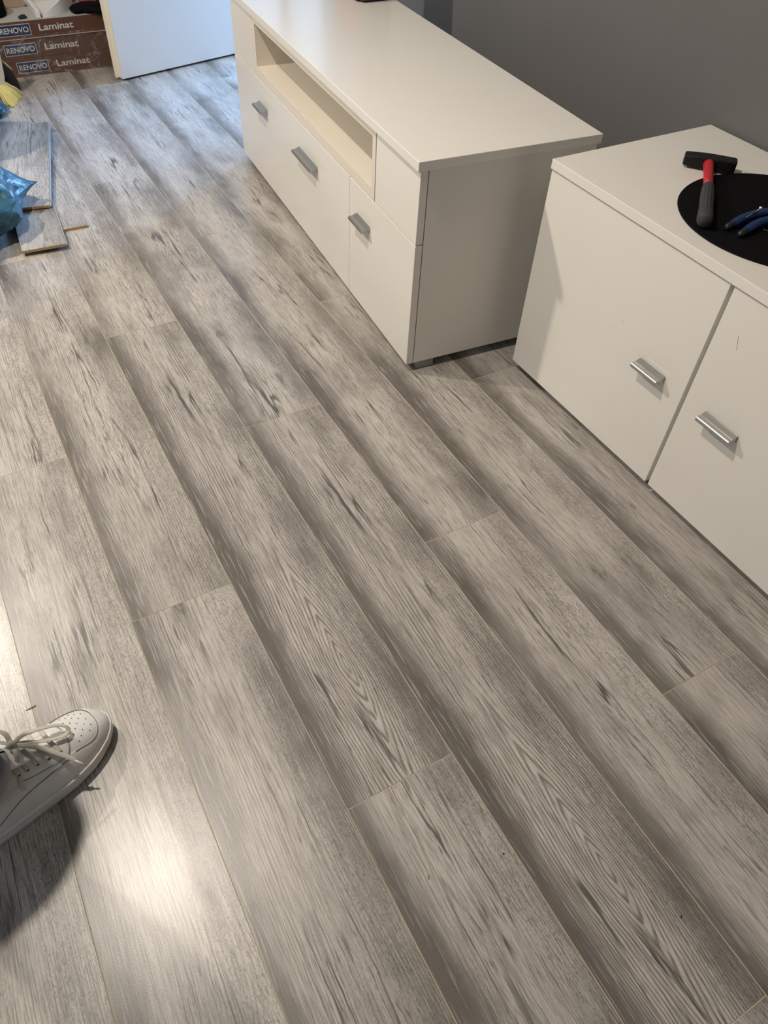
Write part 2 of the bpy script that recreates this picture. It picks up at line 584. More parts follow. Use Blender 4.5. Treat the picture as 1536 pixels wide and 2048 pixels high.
b = bmesh.new()
box(b, XR, XR + 0.25, YB, 2.45, -0.02, 2.5)
struct('wall_right', b, M['wall_grey'])
b = bmesh.new()
box(b, XJ, XJ + 0.15, 2.45, DY0, -0.02, 2.5)
box(b, XJ, XJ + 0.15, DY0, DY1, 2.04, 2.5)
box(b, XJ, XJ + 0.15, DY1, YF + 0.1, -0.02, 2.5)
struct('wall_right_recess', b, M['wall_grey'])
b = bmesh.new()
box(b, XL - 0.1, XJ + 0.15, YF, YF + 0.1, -0.02, 2.5)
struct('wall_far', b, M['wall_white'])
b = bmesh.new()
box(b, XL - 0.1, XL, YB, YF, -0.02, 2.5)
struct('wall_left', b, M['wall_white'])
b = bmesh.new()
box(b, XL - 0.1, XR + 0.25, YB - 0.1, YB, -0.02, 2.5)
struct('wall_back', b, M['wall_grey'])
b = bmesh.new()
box(b, XL - 0.1, XJ + 0.15, YB - 0.1, YF + 0.1, 2.5, 2.6)
struct('ceiling', b, M['ceiling'])
# doorway lining
b = bmesh.new()
box(b, XJ - 0.012, XJ + 0.162, DY0, DY0 + 0.02, 0.0, 2.04, 0.002)
box(b, XJ - 0.012, XJ + 0.162, DY1 - 0.02, DY1, 0.0, 2.04, 0.002)
box(b, XJ - 0.012, XJ + 0.162, DY0 + 0.02, DY1 - 0.02, 2.02, 2.04, 0.002)
struct('trim_1', b, M['door_white'])

# open white door leaf, hinged at the doorway
door = bpy.data.objects.new('door_1', None)
col.objects.link(door)
door.location = (0.951, 3.556, 0)
door.rotation_euler = (0, 0, math.atan2(0.243, 0.97))
door['kind'] = 'structure'
b = bmesh.new()
box(b, 0.0, 0.858, 0.0, 0.026, 0.008, 2.0, 0.0015)
bm_obj('door_leaf', b, M['door_white'], door)
b = bmesh.new()
box(b, -0.014, 0.858, 0.0262, 0.040, 0.009, 2.008, 0.0015)
box(b, -0.0012, -0.0002, 0.003, 0.026, 0.012, 1.996)
bm_obj('door_rebate', b, M['door_edge'], door)


# ------------------------------------------------------------------ sideboards
def handle_mesh(y0, y1, zt):
    """angled aluminium pull: dished top plate with a rounded lip"""
    pr = [(0.0, 0.0), (-0.004, -0.0008), (-0.010, -0.0034), (-0.016, -0.0052), (-0.0195, -0.0042), (-0.0228, -0.0050),
          (-0.0248, -0.0080), (-0.0248, -0.0118), (-0.0232, -0.0142), (-0.0208, -0.0135), (-0.0200, -0.0105), (-0.0175, -0.0085),
          (-0.010, -0.0066), (-0.0035, -0.0046), (-0.0025, -0.0150), (0.0, -0.0160)]
    bm = bmesh.new()
    A = [bm.verts.new((x, y0, zt + z)) for x, z in pr]
    B = [bm.verts.new((x, y1, zt + z)) for x, z in pr]
    n_ = len(pr)
    for k in range(n_):
        bm.faces.new((A[k], A[(k + 1) % n_], B[(k + 1) % n_], B[k]))
    bm.faces.new(A)
    bm.faces.new(B[::-1])
    return bm


def add_handle(parent, y0, y1, zt):
    o = bm_obj('handle', handle_mesh(y0, y1, zt), M['alu'], parent)
    autosmooth(o, 50)
    return o


def front(name, parent, y0, y1, z0, z1, x0=0.0, x1=0.018, mat='cream_gloss', label=None):
    bm = bmesh.new()
    box(bm, x0, x1, y0, y1, z0, z1, 0.0009)
    o = bm_obj(name, bm, M[mat], parent)
    if label:
        o['label'] = label
    return o


def feet(parent, ys, xs=(0.03, 0.38), h=0.0245):
    for y in ys:
        for x in xs:
            bm = bmesh.new()
            box(bm, x, x + 0.05, y - 0.025, y + 0.025, 0.0, h, 0.001)
            bm_obj('foot', bm, M['foot_metal'], parent)


tv = thing('sideboard', 'long cream-white sideboard with an open niche, standing further back near the white door', 'sideboard',
           (1.0207, 1.2685, 0), -0.0814, 'cream-white sideboards along the grey wall')
LT = 1.372
b = bmesh.new()
box(b, 0.0205, 0.440, 0.0066, 0.0230, 0.0245, 0.5092, 0.0008)
box(b, 0.0185, 0.440, LT - 0.023, LT - 0.007, 0.0245, 0.5092, 0.0008)
box(b, 0.0185, 0.440, 0.0230, LT - 0.023, 0.0245, 0.0405)
box(b, 0.434, 0.440, 0.0230, LT - 0.023, 0.0405, 0.5092)
box(b, 0.0185, 0.434, 0.0230, 0.225, 0.3290, 0.3440)
box(b, 0.0185, 0.434, 1.151, LT - 0.023, 0.3290, 0.3440)
bm_obj('carcass', b, M['cream'], tv)
b = bmesh.new()
box(b, -0.0098, 0.4435, 0.0, LT + 0.004, 0.5095, 0.5297, 0.0012)
bm_obj('top_panel', b, M['cream_top'], tv)
# niche shell: frame around an opening, with floor, sides and back
b = bmesh.new()
NY0, NY1, OY0, OY1, OZ0, OZ1 = 0.2315, 1.1450, 0.2500, 1.1220, 0.3720, 0.4875
box(b, 0.0006, 0.420, NY0, NY1, 0.3455, OZ0, 0.0006)
box(b, 0.0006, 0.420, NY0, NY1, OZ1, 0.5075, 0.0006)
box(b, 0.0006, 0.420, NY0, OY0, OZ0, OZ1)
box(b, 0.0006, 0.420, OY1, NY1, OZ0, OZ1)
box(b, 0.400, 0.420, OY0, OY1, OZ0, OZ1)
box(b, 0.0016, 0.022, NY0 - 0.0012, NY0 - 0.0002, 0.346, 0.507, 0.0, 1)  # thin black plate: shade of the side gap put in as colour
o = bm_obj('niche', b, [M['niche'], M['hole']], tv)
o['label'] = 'warm cream open niche'
front('front_panel', tv, 0.0065, 0.2272, 0.3455, 0.5080)
front('front_panel', tv, 1.1475, LT - 0.006, 0.3455, 0.5080)
d = front('door', tv, 0.0065, 0.3805, 0.0245, 0.3430)
add_handle(d, 0.250, 0.332, 0.2715)
d = front('door', tv, 0.3825, 1.0000, 0.0245, 0.3430)
add_handle(d, 0.609, 0.757, 0.2730)
d = front('door', tv, 1.0012, LT - 0.006, 0.0245, 0.3430)
add_handle(d, 1.043, 1.124, 0.2750)
feet(tv, (0.035, LT - 0.035))

c2 = thing('sideboard', 'cream-white sideboard nearest the camera, with a hammer and black mat on top', 'sideboard',
           (1.2796, 1.1746, 0), 0.0039, 'cream-white sideboards along the grey wall')
b = bmesh.new()
box(b, 0.0190, 0.450, -0.017, -0.001, 0.0245, 0.5092, 0.0008)
box(b, 0.0190, 0.450, -1.004, -0.988, 0.0245, 0.5092, 0.0008)
box(b, 0.0190, 0.450, -0.988, -0.017, 0.0245, 0.0405)
box(b, 0.444, 0.450, -0.988, -0.017, 0.0405, 0.5092)
bm_obj('carcass', b, M['cream'], c2)
b = bmesh.new()
box(b, 0.0135, 0.443, -0.5022, -0.4945, 0.0410, 0.5090)
bm_obj('partition', b, M['dark_gap'], c2)
b = bmesh.new()
box(b, -0.0038, 0.4545, -1.006, 0.0, 0.5095, 0.5295, 0.0012)
bm_obj('top_panel', b, M['cream_top'], c2)
d = front('door', c2, -0.4940, -0.0015, 0.0245, 0.5065)
add_handle(d, -0.443, -0.372, 0.2750)
d = front('door', c2, -1.0035, -0.5025, 0.0245, 0.5065)
add_handle(d, -0.634, -0.554, 0.2720)
for yy, zz, l_, an in ((-0.552, 0.424, 0.026, 1.25), (-0.300, 0.318, 0.003, 0.4), (-0.283, 0.296, 0.003, 0.1), (-0.327, 0.238, 0.003, 0.3)):
    b = bmesh.new()
    box(b, -0.00025, -0.00002, -l_ / 2, l_ / 2, -0.0004, 0.0004)
    bmesh.ops.rotate(b, verts=b.verts, cent=(0, 0, 0), matrix=Matrix.Rotation(an, 3, 'X'))
    bmesh.ops.translate(b, verts=b.verts, vec=(0, yy, zz))
    bm_obj('scratch', b, M['scuff'], c2)
feet(c2, (-0.06, -0.95), xs=(0.05, 0.38))


def c2pt(dp, lu, z=0.5295):
    th = 0.0039
    return Vector((1.2796 + math.cos(th) * dp - math.sin(th) * lu, 1.1746 + math.sin(th) * dp + math.cos(th) * lu, z))


# ------------------------------------------------------------------ things on the near sideboard
mat_c = c2pt(0.229, -0.399)
b = bmesh.new()
prof = [(0.0005, 0.0), (0.193, 0.0), (0.1945, 0.0015), (0.1935, 0.0034), (0.191, 0.0040)]
rr = 0.188
while rr > 0.006:
    prof += [(rr, 0.0040), (rr - 0.001, 0.0037), (rr - 0.0025, 0.0037), (rr - 0.0035, 0.0040)]
    rr -= 0.006
prof.append((0.0005, 0.0038))
lathe(b, prof, 96)
mt = bm_obj('round_mat', b, M['black_rubber'])
mt.location = (mat_c.x, mat_c.y, 0.5295)
tag(mt, 'round black ribbed mat lying on the near sideboard under the pliers', 'mat')


def loft_rect(bm, secs, mat=0):
    """secs: list of (centre, half-width vector, half-height vector); lofted rectangle with capped ends"""
    rings = []
    for c, hw, hh in secs:
        c, hw, hh = Vector(c), Vector(hw), Vector(hh)
        k = 0.80
        pts = [c + hw * a_ + hh * b_ for a_, b_ in ((1, k), (k, 1), (-k, 1), (-1, k), (-1, -k), (-k, -1), (k, -1), (1, -k))]
        rings.append([bm.verts.new(p_) for p_ in pts])
    for A, B in zip(rings, rings[1:]):
        for q in range(8):
            bm.faces.new((A[q], A[(q + 1) % 8], B[(q + 1) % 8], B[q])).material_index = mat
    bm.faces.new(rings[0][::-1]).material_index = mat
    bm.faces.new(rings[-1]).material_index = mat


ham = thing('hammer', 'hammer with black head, red neck and black ribbed grip, resting on the round mat edge', 'hammer')
hz = 0.5440
hl, hr = Vector((1.509, 1.040, hz)), Vector((1.577, 0.964, hz))
ax = (hr - hl).normalized()
pw = Vector((0, 0, 1)).cross(ax).normalized()
Lh = (hr - hl).length
b = bmesh.new()
secs = []
for t_, w_, h_ in ((0.0, 0.0125, 0.0085), (0.03, 0.0135, 0.0100), (0.30, 0.0140, 0.0118), (0.42, 0.0145, 0.0125), (0.60, 0.0145, 0.0125), (0.80, 0.0142, 0.0125), (0.97, 0.0138, 0.0122), (1.0, 0.0122, 0.0108)):
    secs.append((hl + ax * Lh * t_, pw * w_, Vector((0, 0, h_))))
loft_rect(b, secs)
o = bm_obj('head', b, M['black_steel'], ham)
autosmooth(o, 30)
hb = (hl + hr) / 2 - ax * 0.002
nk, gs, ge = Vector((1.530, 0.984, 0.5445)), Vector((1.450, 0.917, 0.5465)), Vector((1.330, 0.811, 0.5500))
b = bmesh.new()
d_ = (gs - hb).normalized()
path = [hb + d_ * q for q in (0.006, 0.012, 0.014, 0.03, 0.06, 0.09, (gs - hb).length)]
tube(b, path, [0.0095, 0.0098, 0.0108, 0.0104, 0.0094, 0.0090, 0.0092], 20)
o = bm_obj('neck', b, M['red'], ham, True)
o['label'] = 'red neck'
b = bmesh.new()
n_ = 40
pts, rad = [], []
for q in range(n_ + 1):
    t_ = q / n_
    pts.append(gs.lerp(ge, t_))
    rad.append(lerp_tab(t_, [(0, 0.0098), (0.05, 0.0112), (0.3, 0.0128), (0.6, 0.0124), (0.80, 0.0130), (0.86, 0.0136), (0.92, 0.0140), (0.97, 0.0138), (1.0, 0.0118)]))
tube(b, pts, rad, 48)
b.verts.ensure_lookup_table()
for idx, v_ in enumerate(b.verts):
    ri, k = divmod(idx, 48)
    if 3 < ri < 33 and k % 4 == 0:
        c_ = pts[ri]
        v_.co = c_ + (v_.co - c_) * 0.90
o = bm_obj('grip', b, M['grip'], ham, True)
o['label'] = 'charcoal ribbed grip'

pl = thing('pliers', 'blue-handled pliers lying on the round black mat', 'pliers')
zt = 0.5425
piv = Vector((1.575, 0.748, zt))


def grip_path(pts_, r0):
    bm = bmesh.new()
    sp = smooth_path(pts_, 8)
    n2 = len(sp)
    rad_ = [r0 * lerp_tab(q / (n2 - 1), [(0, 0.72), (0.06, 0.95), (0.4, 1.0), (0.8, 0.95), (1.0, 0.8)]) for q in range(n2)]
    tube(bm, sp, rad_, 14, flat=(1.15, 0.9, (0, 0, 1)))
    return bm


h1 = [(1.383, 0.792, zt - 0.002), (1.425, 0.797, zt + 0.002), (1.475, 0.791, zt + 0.004), (1.535, 0.769, zt + 0.002)]
h2 = [(1.385, 0.763, zt - 0.002), (1.430, 0.772, zt + 0.001), (1.480, 0.766, zt + 0.002), (1.540, 0.752, zt + 0.001)]
for hp in (h1, h2):
    o = bm_obj('handle', grip_path(hp, 0.0075), M['blue_grip'], pl, True)
    b = bmesh.new()
    a_, c_ = Vector(hp[0]), Vector(hp[1])
    dd = (a_ - c_).normalized()
    tube(b, [a_ + dd * -0.004, a_ + dd * 0.006, a_ + dd * 0.014, a_ + dd * 0.017], [0.0064, 0.0066, 0.0058, 0.003], 12)
    o2 = bm_obj('tip', b, M['black_plastic'], o, True)
    o2['label'] = 'black handle tip'
b = bmesh.new()
dirj = Vector((0.96, -0.28, 0)).normalized()
sj = Vector((0, 0, 1)).cross(dirj)
loft_rect(b, [(piv - dirj * 0.045, sj * 0.014, Vector((0, 0, 0.004))), (piv - dirj * 0.015, sj * 0.016, Vector((0, 0, 0.0055))), (piv + dirj * 0.005, sj * 0.0165, Vector((0, 0, 0.006))),
              (piv + dirj * 0.03, sj * 0.012, Vector((0, 0, 0.0055))), (piv + dirj * 0.06, sj * 0.007, Vector((0, 0, 0.004)))])
bm_obj('jaws', b, M['steel'], pl)

sc = thing('screw', 'small silver screw leaning across the blue pliers on the black mat', 'screw')
b = bmesh.new()
s0, s1 = Vector((1.400, 0.781, 0.5560)), Vector((1.459, 0.799, 0.5520))
tube(b, [s0, s0.lerp(s1, 0.1), s1], [0.0006, 0.0013, 0.0014], 10)
bm_obj('shank', b, M['steel'], sc, True)
b = bmesh.new()
dd = (s1 - s0).normalized()
tube(b, [s1 - dd * 0.001, s1 + dd * 0.001, s1 + dd * 0.0024, s1 + dd * 0.0032], [0.0022, 0.0042, 0.0042, 0.0028], 16)
bm_obj('head', b, M['steel'], sc, True)

ch = thing('metal_blade', 'short grey metal blade in front of the blue pliers at the picture edge', 'blade', (1.440, 0.752, 0.5337), math.radians(-70))
b = bmesh.new()
loft_rect(b, [((-0.012, 0, 0.0010), (0, 0.0010, 0), (0, 0, 0.0008)), ((0.0, 0, 0.0012), (0, 0.0026, 0), (0, 0, 0.0010)), ((0.055, 0, 0.0012), (0, 0.0026, 0), (0, 0, 0.0010))])
bm_obj('blade', b, M['steel'], ch)

# ------------------------------------------------------------------ tool case at the far end of the long sideboard
tc = thing('tool_case', 'dark red and black tool case on the long sideboard, cut off by the top edge', 'tool case', (1.482, 2.420, 0.5299))
b = bmesh.new()
box(b, -0.052, 0.056, -0.118, 0.060, 0.0, 0.088, 0.014)
bm_obj('body', b, M['black_plastic'], tc)
b = bmesh.new()
box(b, -0.054, 0.058, -0.120, 0.062, 0.0885, 0.135, 0.012)
o = bm_obj('lid', b, M['black_plastic'], tc)
b = bmesh.new()
box(b, -0.060, -0.0525, -0.100, 0.045, 0.004, 0.080, 0.003)
o = bm_obj('side_panel', b, M['dark_red'], tc)
o['label'] = 'red side panel'
b = bmesh.new()
tube(b, smooth_path([(0.0, -0.05, 0.134), (0.0, -0.045, 0.150), (0.0, 0.0, 0.156), (0.0, 0.045, 0.150), (0.0, 0.05, 0.134)], 6), 0.007, 10)
bm_obj('handle', b, M['red'], tc, True)


# ------------------------------------------------------------------ loose laminate boards
def loose_plank(name, label, corner, ang, width, length, z, seed, tilt=0.0, th=0.008, cat=0.4, roll=0.0):
    """board lying flat; corner = near right corner, running away along ang"""
    verts, puv, pa, pb = [], [], [], []
    for zz in (-th, 0.0):
        for x, y in ((-width, 0), (0, 0), (0, length), (-width, length)):
            verts.append((x, y, zz))
            puv.append((x + 0.0965, y + 0.3, 0))
            pa.append((seed, 0.5, 0.06))
            pb.append((cat, -0.03, 0))
    # click profile: tongue along the right side
    fcs = [(3, 2, 1, 0), (4, 5, 6, 7), (0, 1, 5, 4), (1, 2, 6, 5), (2, 3, 7, 6), (3, 0, 4, 7)]
    me = bpy.data.meshes.new(name)
    me.from_pydata(verts, [], fcs)
    plank_attributes(me, puv, pa, pb)
    o = link(name, me, None, [M['wood'], M['hdf'], M['board_edge']])
    for i, p_ in enumerate(me.polygons):
        p_.material_index = 0 if i == 1 else (2 if i in (3, 5) else 1)
    o.location = (corner[0], corner[1], z)
    o.rotation_euler = (tilt, roll, ang)
    tag(o, label, 'laminate board', 'loose laminate boards on the floor')
    t2 = bmesh.new()
    box(t2, 0.0, 0.005, 0.002, length - 0.002, -th * 0.80, -th * 0.45)
    bm_obj('tongue', t2, M['board_edge'], o)
    return o


loose_plank('laminate_board', 'loose grey laminate board lying flat on the floor, lowest and rightmost of the pile', (0.494, 2.351), math.radians(-1.2), 0.193, 0.78, 0.0082, 14.2)
loose_plank('laminate_board', 'narrow loose grey laminate offcut lying crooked, its end nearest the camera', (0.4060, 2.240), math.radians(-4.6), 0.124, 0.62, 0.0200, 27.5, math.radians(0.15), roll=math.radians(-0.6))
loose_plank('laminate_board', 'loose grey laminate board on top of the pile beside the blue bag', (0.4150, 2.478), math.radians(-12.2), 0.193, 0.68, 0.0325, 33.1, math.radians(0.15), roll=math.radians(-0.6))

# dirt specks
for (x, y, lab) in ((0.7386, 0.005, 'dark dirt speck on the floor near the bottom right corner'), (0.563, 0.198, 'small dark dirt speck on the floor right of the tan wood chip')):
    b = bmesh.new()
    bmesh.ops.create_icosphere(b, subdivisions=2, radius=0.0018)
    for v_ in b.verts:
        v_.co = v_.co * (1 + 0.3 * mnoise.noise(v_.co * 900))
        v_.co.z = max(0.0, v_.co.z * 0.6)
    o = bm_obj('dirt_speck', b, M['black_plastic'])
    o.location = (x, y, 0)
    tag(o, lab, 'dirt', 'dirt specks on the floor')

# wood splinters
for (x, y, rz, l_, lab) in ((-0.002, 0.766, 0.05, 0.017, 'thin tan wood splinter on the floor above the white sneaker'), (0.446, 0.224, 0.9, 0.006, 'tiny tan wood chip on the floor at the bottom centre')):
    b = bmesh.new()
    loft_rect(b, [((-l_ / 2, 0, 0.0008), (0, 0.0004, 0), (0, 0, 0.0004)), ((0, 0, 0.0011), (0, 0.0010, 0), (0, 0, 0.0009)), ((l_ / 2, 0.001, 0.0009), (0, 0.0012, 0), (0, 0, 0.0007))])
    o = bm_obj('wood_splinter', b, M['hdf'])
    o.location = (x, y, 0)
    o.rotation_euler = (0, 0, rz)
    tag(o, lab, 'splinter', 'wood splinters on the floor')


# ------------------------------------------------------------------ cartons of laminate
def text_mesh(body, height, width):
    cu = bpy.data.curves.new('lettering', 'FONT')
    cu.body = body
    cu.size = 1.0
    cu.offset = 0.014
    to = bpy.data.objects.new('lettering_tmp', cu)
    col.objects.link(to)
    bpy.context.view_layer.update()
    dg = bpy.context.evaluated_depsgraph_get()
    me = bpy.data.meshes.new_from_object(to.evaluated_get(dg))
    bpy.data.objects.remove(to)
    bpy.data.curves.remove(cu)
    xs = [v_.co.x for v_ in me.vertices]
    ys = [v_.co.y for v_ in me.vertices]
    x0, x1, y0, y1 = min(xs), max(xs), min(ys), max(ys)
    for v_ in me.vertices:
        v_.co = Vector(((v_.co.x - x0) / (x1 - x0) * width, 0.0, (v_.co.y - y0) / (y1 - y0) * height))
    return me


BX0, BY0 = 0.135, 3.762
pos = ('bottom', 'middle', 'top')
for k, (dx, dy) in enumerate(((0.030, 0.0), (0.0, 0.002), (-0.004, 0.001))):
    z0 = 0.0665 * k
    bx = thing('laminate_carton', 'brown printed carton of laminate boards, %s one of the stack behind the door' % pos[k], 'carton', (BX0 + dx, BY0 + dy, z0), 0.0, 'stacked laminate cartons')
    b = bmesh.new()
    box(b, 0.0, 1.385, 0.0, 0.200, 0.0, 0.0660, 0.0012)
    bm_obj('carton_body', b, M['carton'], bx)
    if k == 2:
        b = bmesh.new()
        box(b, 0.002, 1.383, 0.002, 0.198, 0.0661, 0.0668)
        o = bm_obj('lid', b, M['carton_in'], bx)
        o['label'] = 'pale carton lid'
    lx = 0.403
    zc = (0.034, 0.0335, 0.0370)[k]
    b = bmesh.new()
    box(b, lx, lx + 0.128, -0.0006, -0.0001, zc - 0.0205, zc + 0.0205)
    lg = bm_obj('logo_frame', b, M['print_white'], bx)
    b = bmesh.new()
    box(b, lx + 0.0022, lx + 0.1258, -0.0011, -0.0007, zc - 0.0185, zc + 0.0185)
    bm_obj('logo_field', b, M['print_blue'], lg)
    me = text_mesh('RENOVO', 0.0200, 0.112)
    for v_ in me.vertices:
        v_.co += Vector((lx + 0.008, -0.0013, zc - 0.0100))
    link('lettering', me, lg, M['print_white'])
    me = text_mesh('Laminat', 0.0245, 0.139)
    for v_ in me.vertices:
        v_.co += Vector((lx + 0.162, -0.0006, zc - 0.0100))
    link('lettering', me, bx, M['print_white'])


def wrap_sheet():
    bm = bmesh.new()
    nu, nv = 70, 44
    grid = []
    for i in range(nu + 1):
        s = i / nu
        rowv = []
        for j in range(nv + 1):
            t_ = j / nv
            x = 0.30 + 1.10 * s
            pull = 0.012
            # vertical part in front of the cartons, then a crumpled lip on the floor at the left
            lip = max(0.0, 1 - abs(s - 0.235) / 0.09) * 0.085 + 0.012
            vlen = 0.150
            q = t_ * (vlen + lip)
            if q < vlen - 0.012:
                y, z = BY0 - 0.005, vlen - q
            else:
                g = q - (vlen - 0.012)
                y, z = BY0 - 0.006 - g, 0.012 * max(0.0, 1 - g / 0.02) + 0.0025
            n1 = mnoise.noise(Vector((x * 16, q * 22, 1.0)))
            n2 = mnoise.noise(Vector((x * 48, q * 50, 5.0)))
            amp = 0.010 * (0.25 + lip * 5)
            if q < vlen - 0.012:
                y -= max(0.0, amp * (n1 + 0.5 * n2) + amp * 0.5)
                z += 0.002 * n2
            else:
                z += max(0.0, amp * (n1 + 0.6 * n2) + amp * 0.6)
            rowv.append(bm.verts.new((x, y, z)))
        grid.append(rowv)
    for i in range(nu):
        for j in range(nv):
            bm.faces.new((grid[i][j], grid[i + 1][j], grid[i + 1][j + 1], grid[i][j + 1]))
    return bm


o = bm_obj('plastic_wrap', wrap_sheet(), M['film'], None, True)
b = bmesh.new()
box(b, 0.30, 1.40, BY0 - 0.0085, BY0 - 0.0070, 0.1385, 0.1412)
bm_obj('hem', b, M['tape'], o)
tag(o, 'torn clear plastic wrap hanging over the front of the brown cartons', 'plastic wrap')

# things on the cartons ------------------------------------------------
ZT = 0.1998
b = bmesh.new()
box(b, 0.40, 0.690, 3.962, 3.972, ZT, ZT + 0.030, 0.001)
o = bm_obj('cardboard_strip', b, M['carton_tan'])
tag(o, 'tan cardboard strip standing on the cartons against the white wall', 'cardboard')

sp = thing('plastic_scoop', 'white plastic scoop with rounded side lying on top of the cartons', 'scoop', (0.0, 0.0, ZT))
b = bmesh.new()
n_ = 26
inner, outer = [], []
cx, cy, ra, rb = 0.725, 3.995, 0.165, 0.215
for q in range(n_ + 1):
    an = -math.pi / 2 + math.pi / 2 * 1.15 * q / n_
    c_, s_ = math.cos(an), math.sin(an)
    hgt = 0.004 + 0.105 * (max(0.0, (q / n_))) ** 0.75
    ob = Vector((cx + ra * c_, cy + rb * s_, 0))
    ib = Vector((cx + (ra - 0.006) * c_, cy + (rb - 0.006) * s_, 0.004))
    outer.append((b.verts.new(ob), b.verts.new(ob + Vector((0, 0, hgt)))))
    inner.append((b.verts.new(ib), b.verts.new(Vector((ib.x, ib.y, hgt)))))
for q in range(n_):
    b.faces.new((outer[q][0], outer[q + 1][0], outer[q + 1][1], outer[q][1]))
    b.faces.new((inner[q][0], inner[q][1], inner[q + 1][1], inner[q + 1][0]))
    b.faces.new((outer[q][1], outer[q + 1][1], inner[q + 1][1], inner[q][1]))
for e_ in (0, n_):
    b.faces.new((outer[e_][0], outer[e_][1], inner[e_][1], inner[e_][0]))
cv = b.verts.new((cx, cy, 0.004))
cb = b.verts.new((cx, cy, 0.0))
for q in range(n_):
    b.faces.new((cv, inner[q][0], inner[q + 1][0]))
    b.faces.new((cb, outer[q + 1][0], outer[q][0]))
autosmooth(bm_obj('shell', b, M['white_plastic'], sp), 40)
b = bmesh.new()
box(b, 0.700, 0.718, 3.778, 3.990, 0.0, 0.030, 0.003)
bm_obj('side_rim', b, M['white_plastic'], sp)

b = bmesh.new()
box(b, -0.016, 0.016, -0.009, 0.009, 0.0, 0.010, 0.003)
box(b, -0.008, 0.012, -0.006, 0.006, 0.009, 0.014, 0.002)
o = bm_obj('plastic_clip', b, M['black_plastic'])
o.location = (0.648, 3.795, ZT)
o.rotation_euler = (0, 0, 0.2)
tag(o, 'small black plastic clip on the top carton left of the white scoop', 'clip')

b = bmesh.new()
lathe(b, [(0.0005, 0.0), (0.060, 0.0), (0.066, 0.006), (0.066, 0.052), (0.060, 0.058), (0.03, 0.058), (0.028, 0.050), (0.0005, 0.050)], 40)
o = bm_obj('tape_roll', b, M['black_rubber'])
autosmooth(o, 40)
o.location = (0.535, 3.880, ZT)
tag(o, 'black round roll on the cartons at the top left picture corner', 'tape roll')

gl = thing('work_glove', 'black work glove lying on the cartons beside the white scoop', 'glove', (0.925, 3.815, ZT), math.radians(10))
b = bmesh.new()
rings = []
for x_, w_, h_ in ((-0.075, 0.030, 0.010), (-0.06, 0.036, 0.014), (-0.02, 0.040, 0.017), (0.02, 0.043, 0.016), (0.05, 0.040, 0.013), (0.058, 0.036, 0.009)):
    rings.append([b.verts.new((x_, w_ * math.cos(2 * math.pi * k / 16), 0.001 + h_ + h_ * math.sin(2 * math.pi * k / 16))) for k in range(16)])
for A, B in zip(rings, rings[1:]):
    for k in range(16):
        b.faces.new((A[k], A[(k + 1) % 16], B[(k + 1) % 16], B[k]))
b.faces.new(rings[0][::-1])
b.faces.new(rings[-1])
bm_obj('palm', b, M['black_rubber'], gl, True)
for k, (y_, l_) in enumerate(((-0.031, 0.055), (-0.011, 0.070), (0.011, 0.074), (0.031, 0.062))):
    b = bmesh.new()
    tube(b, smooth_path([(0.045, y_, 0.013), (0.045 + l_ * 0.5, y_ * 1.15, 0.020), (0.045 + l_ * 0.85, y_ * 1.2, 0.014), (0.045 + l_, y_ * 1.2, 0.010)], 5), [0.0105] * 14 + [0.008, 0.005], 12)
    bm_obj('finger', b, M['black_rubber'], gl, True)
b = bmesh.new()
tube(b, smooth_path([(-0.03, -0.030, 0.013), (-0.01, -0.055, 0.016), (0.02, -0.068, 0.012), (0.033, -0.070, 0.010)], 5), [0.012] * 14 + [0.009, 0.005], 12)
bm_obj('thumb', b, M['black_rubber'], gl, True)

b = bmesh.new()
for q in range(7):
    a_ = q * 0.9
    r_ = bmesh.ops.create_icosphere(b, subdivisions=2, radius=0.020 + 0.006 * math.sin(q * 2.1))
    bmesh.ops.translate(b, verts=r_['verts'], vec=(0.026 * math.cos(a_), 0.016 * math.sin(a_), 0.018 + 0.004 * math.sin(q)))
for v_ in b.verts:
    v_.co *= 1 + 0.12 * mnoise.noise(v_.co * 60)
    v_.co.z = max(0.0, v_.co.z)
o = bm_obj('cloth', b, M['pink'], None, True)
o.location = (0.955, 3.915, ZT)
tag(o, 'small bunched pink cloth on the cartons behind the black glove', 'cloth')

# ------------------------------------------------------------------ brush and dustpan in front of the cartons
br = thing('hand_brush', 'hand brush with pale wooden block and yellow straw bristles, at the left picture edge', 'brush')
b = bmesh.new()
loft_rect(b, [((0.455, 3.535, 0.060), (0.020, 0.010, 0), (-0.010, 0.018, 0.006)), ((0.462, 3.545, 0.085), (0.021, 0.010, 0), (-0.010, 0.018, 0.004)),
              ((0.470, 3.560, 0.150), (0.022, 0.010, 0), (-0.010, 0.016, 0.004)), ((0.474, 3.570, 0.215), (0.016, 0.008, 0), (-0.007, 0.012, 0.004))])
bm_obj('block', b, M['brush_wood'], br)
b = bmesh.new()
rb_ = random.Random(4)
for q in range(330):
    s_, t_ = rb_.uniform(-1, 1), rb_.uniform(-1, 1)
    st = Vector((0.463, 3.535, 0.062)) + Vector((0.018, 0.008, 0)) * s_ + Vector((-0.008, 0.014, 0.005)) * t_
    en = Vector((0.497, 3.505, 0.004)) + Vector((0.030, 0.068, 0)) * s_ + Vector((-0.018, 0.010, 0.010)) * t_ * (0.8 + 0.4 * rb_.random())
    en.z = max(0.0025, en.z + rb_.uniform(-0.003, 0.006))
    md = st.lerp(en, 0.55) + Vector((0, 0, 0.006))
    tube(b, [st, md, en], [0.0016, 0.0016, 0.0012], 4)
o = bm_obj('bristles', b, M['bristle'], br)
o['kind'] = 'stuff'

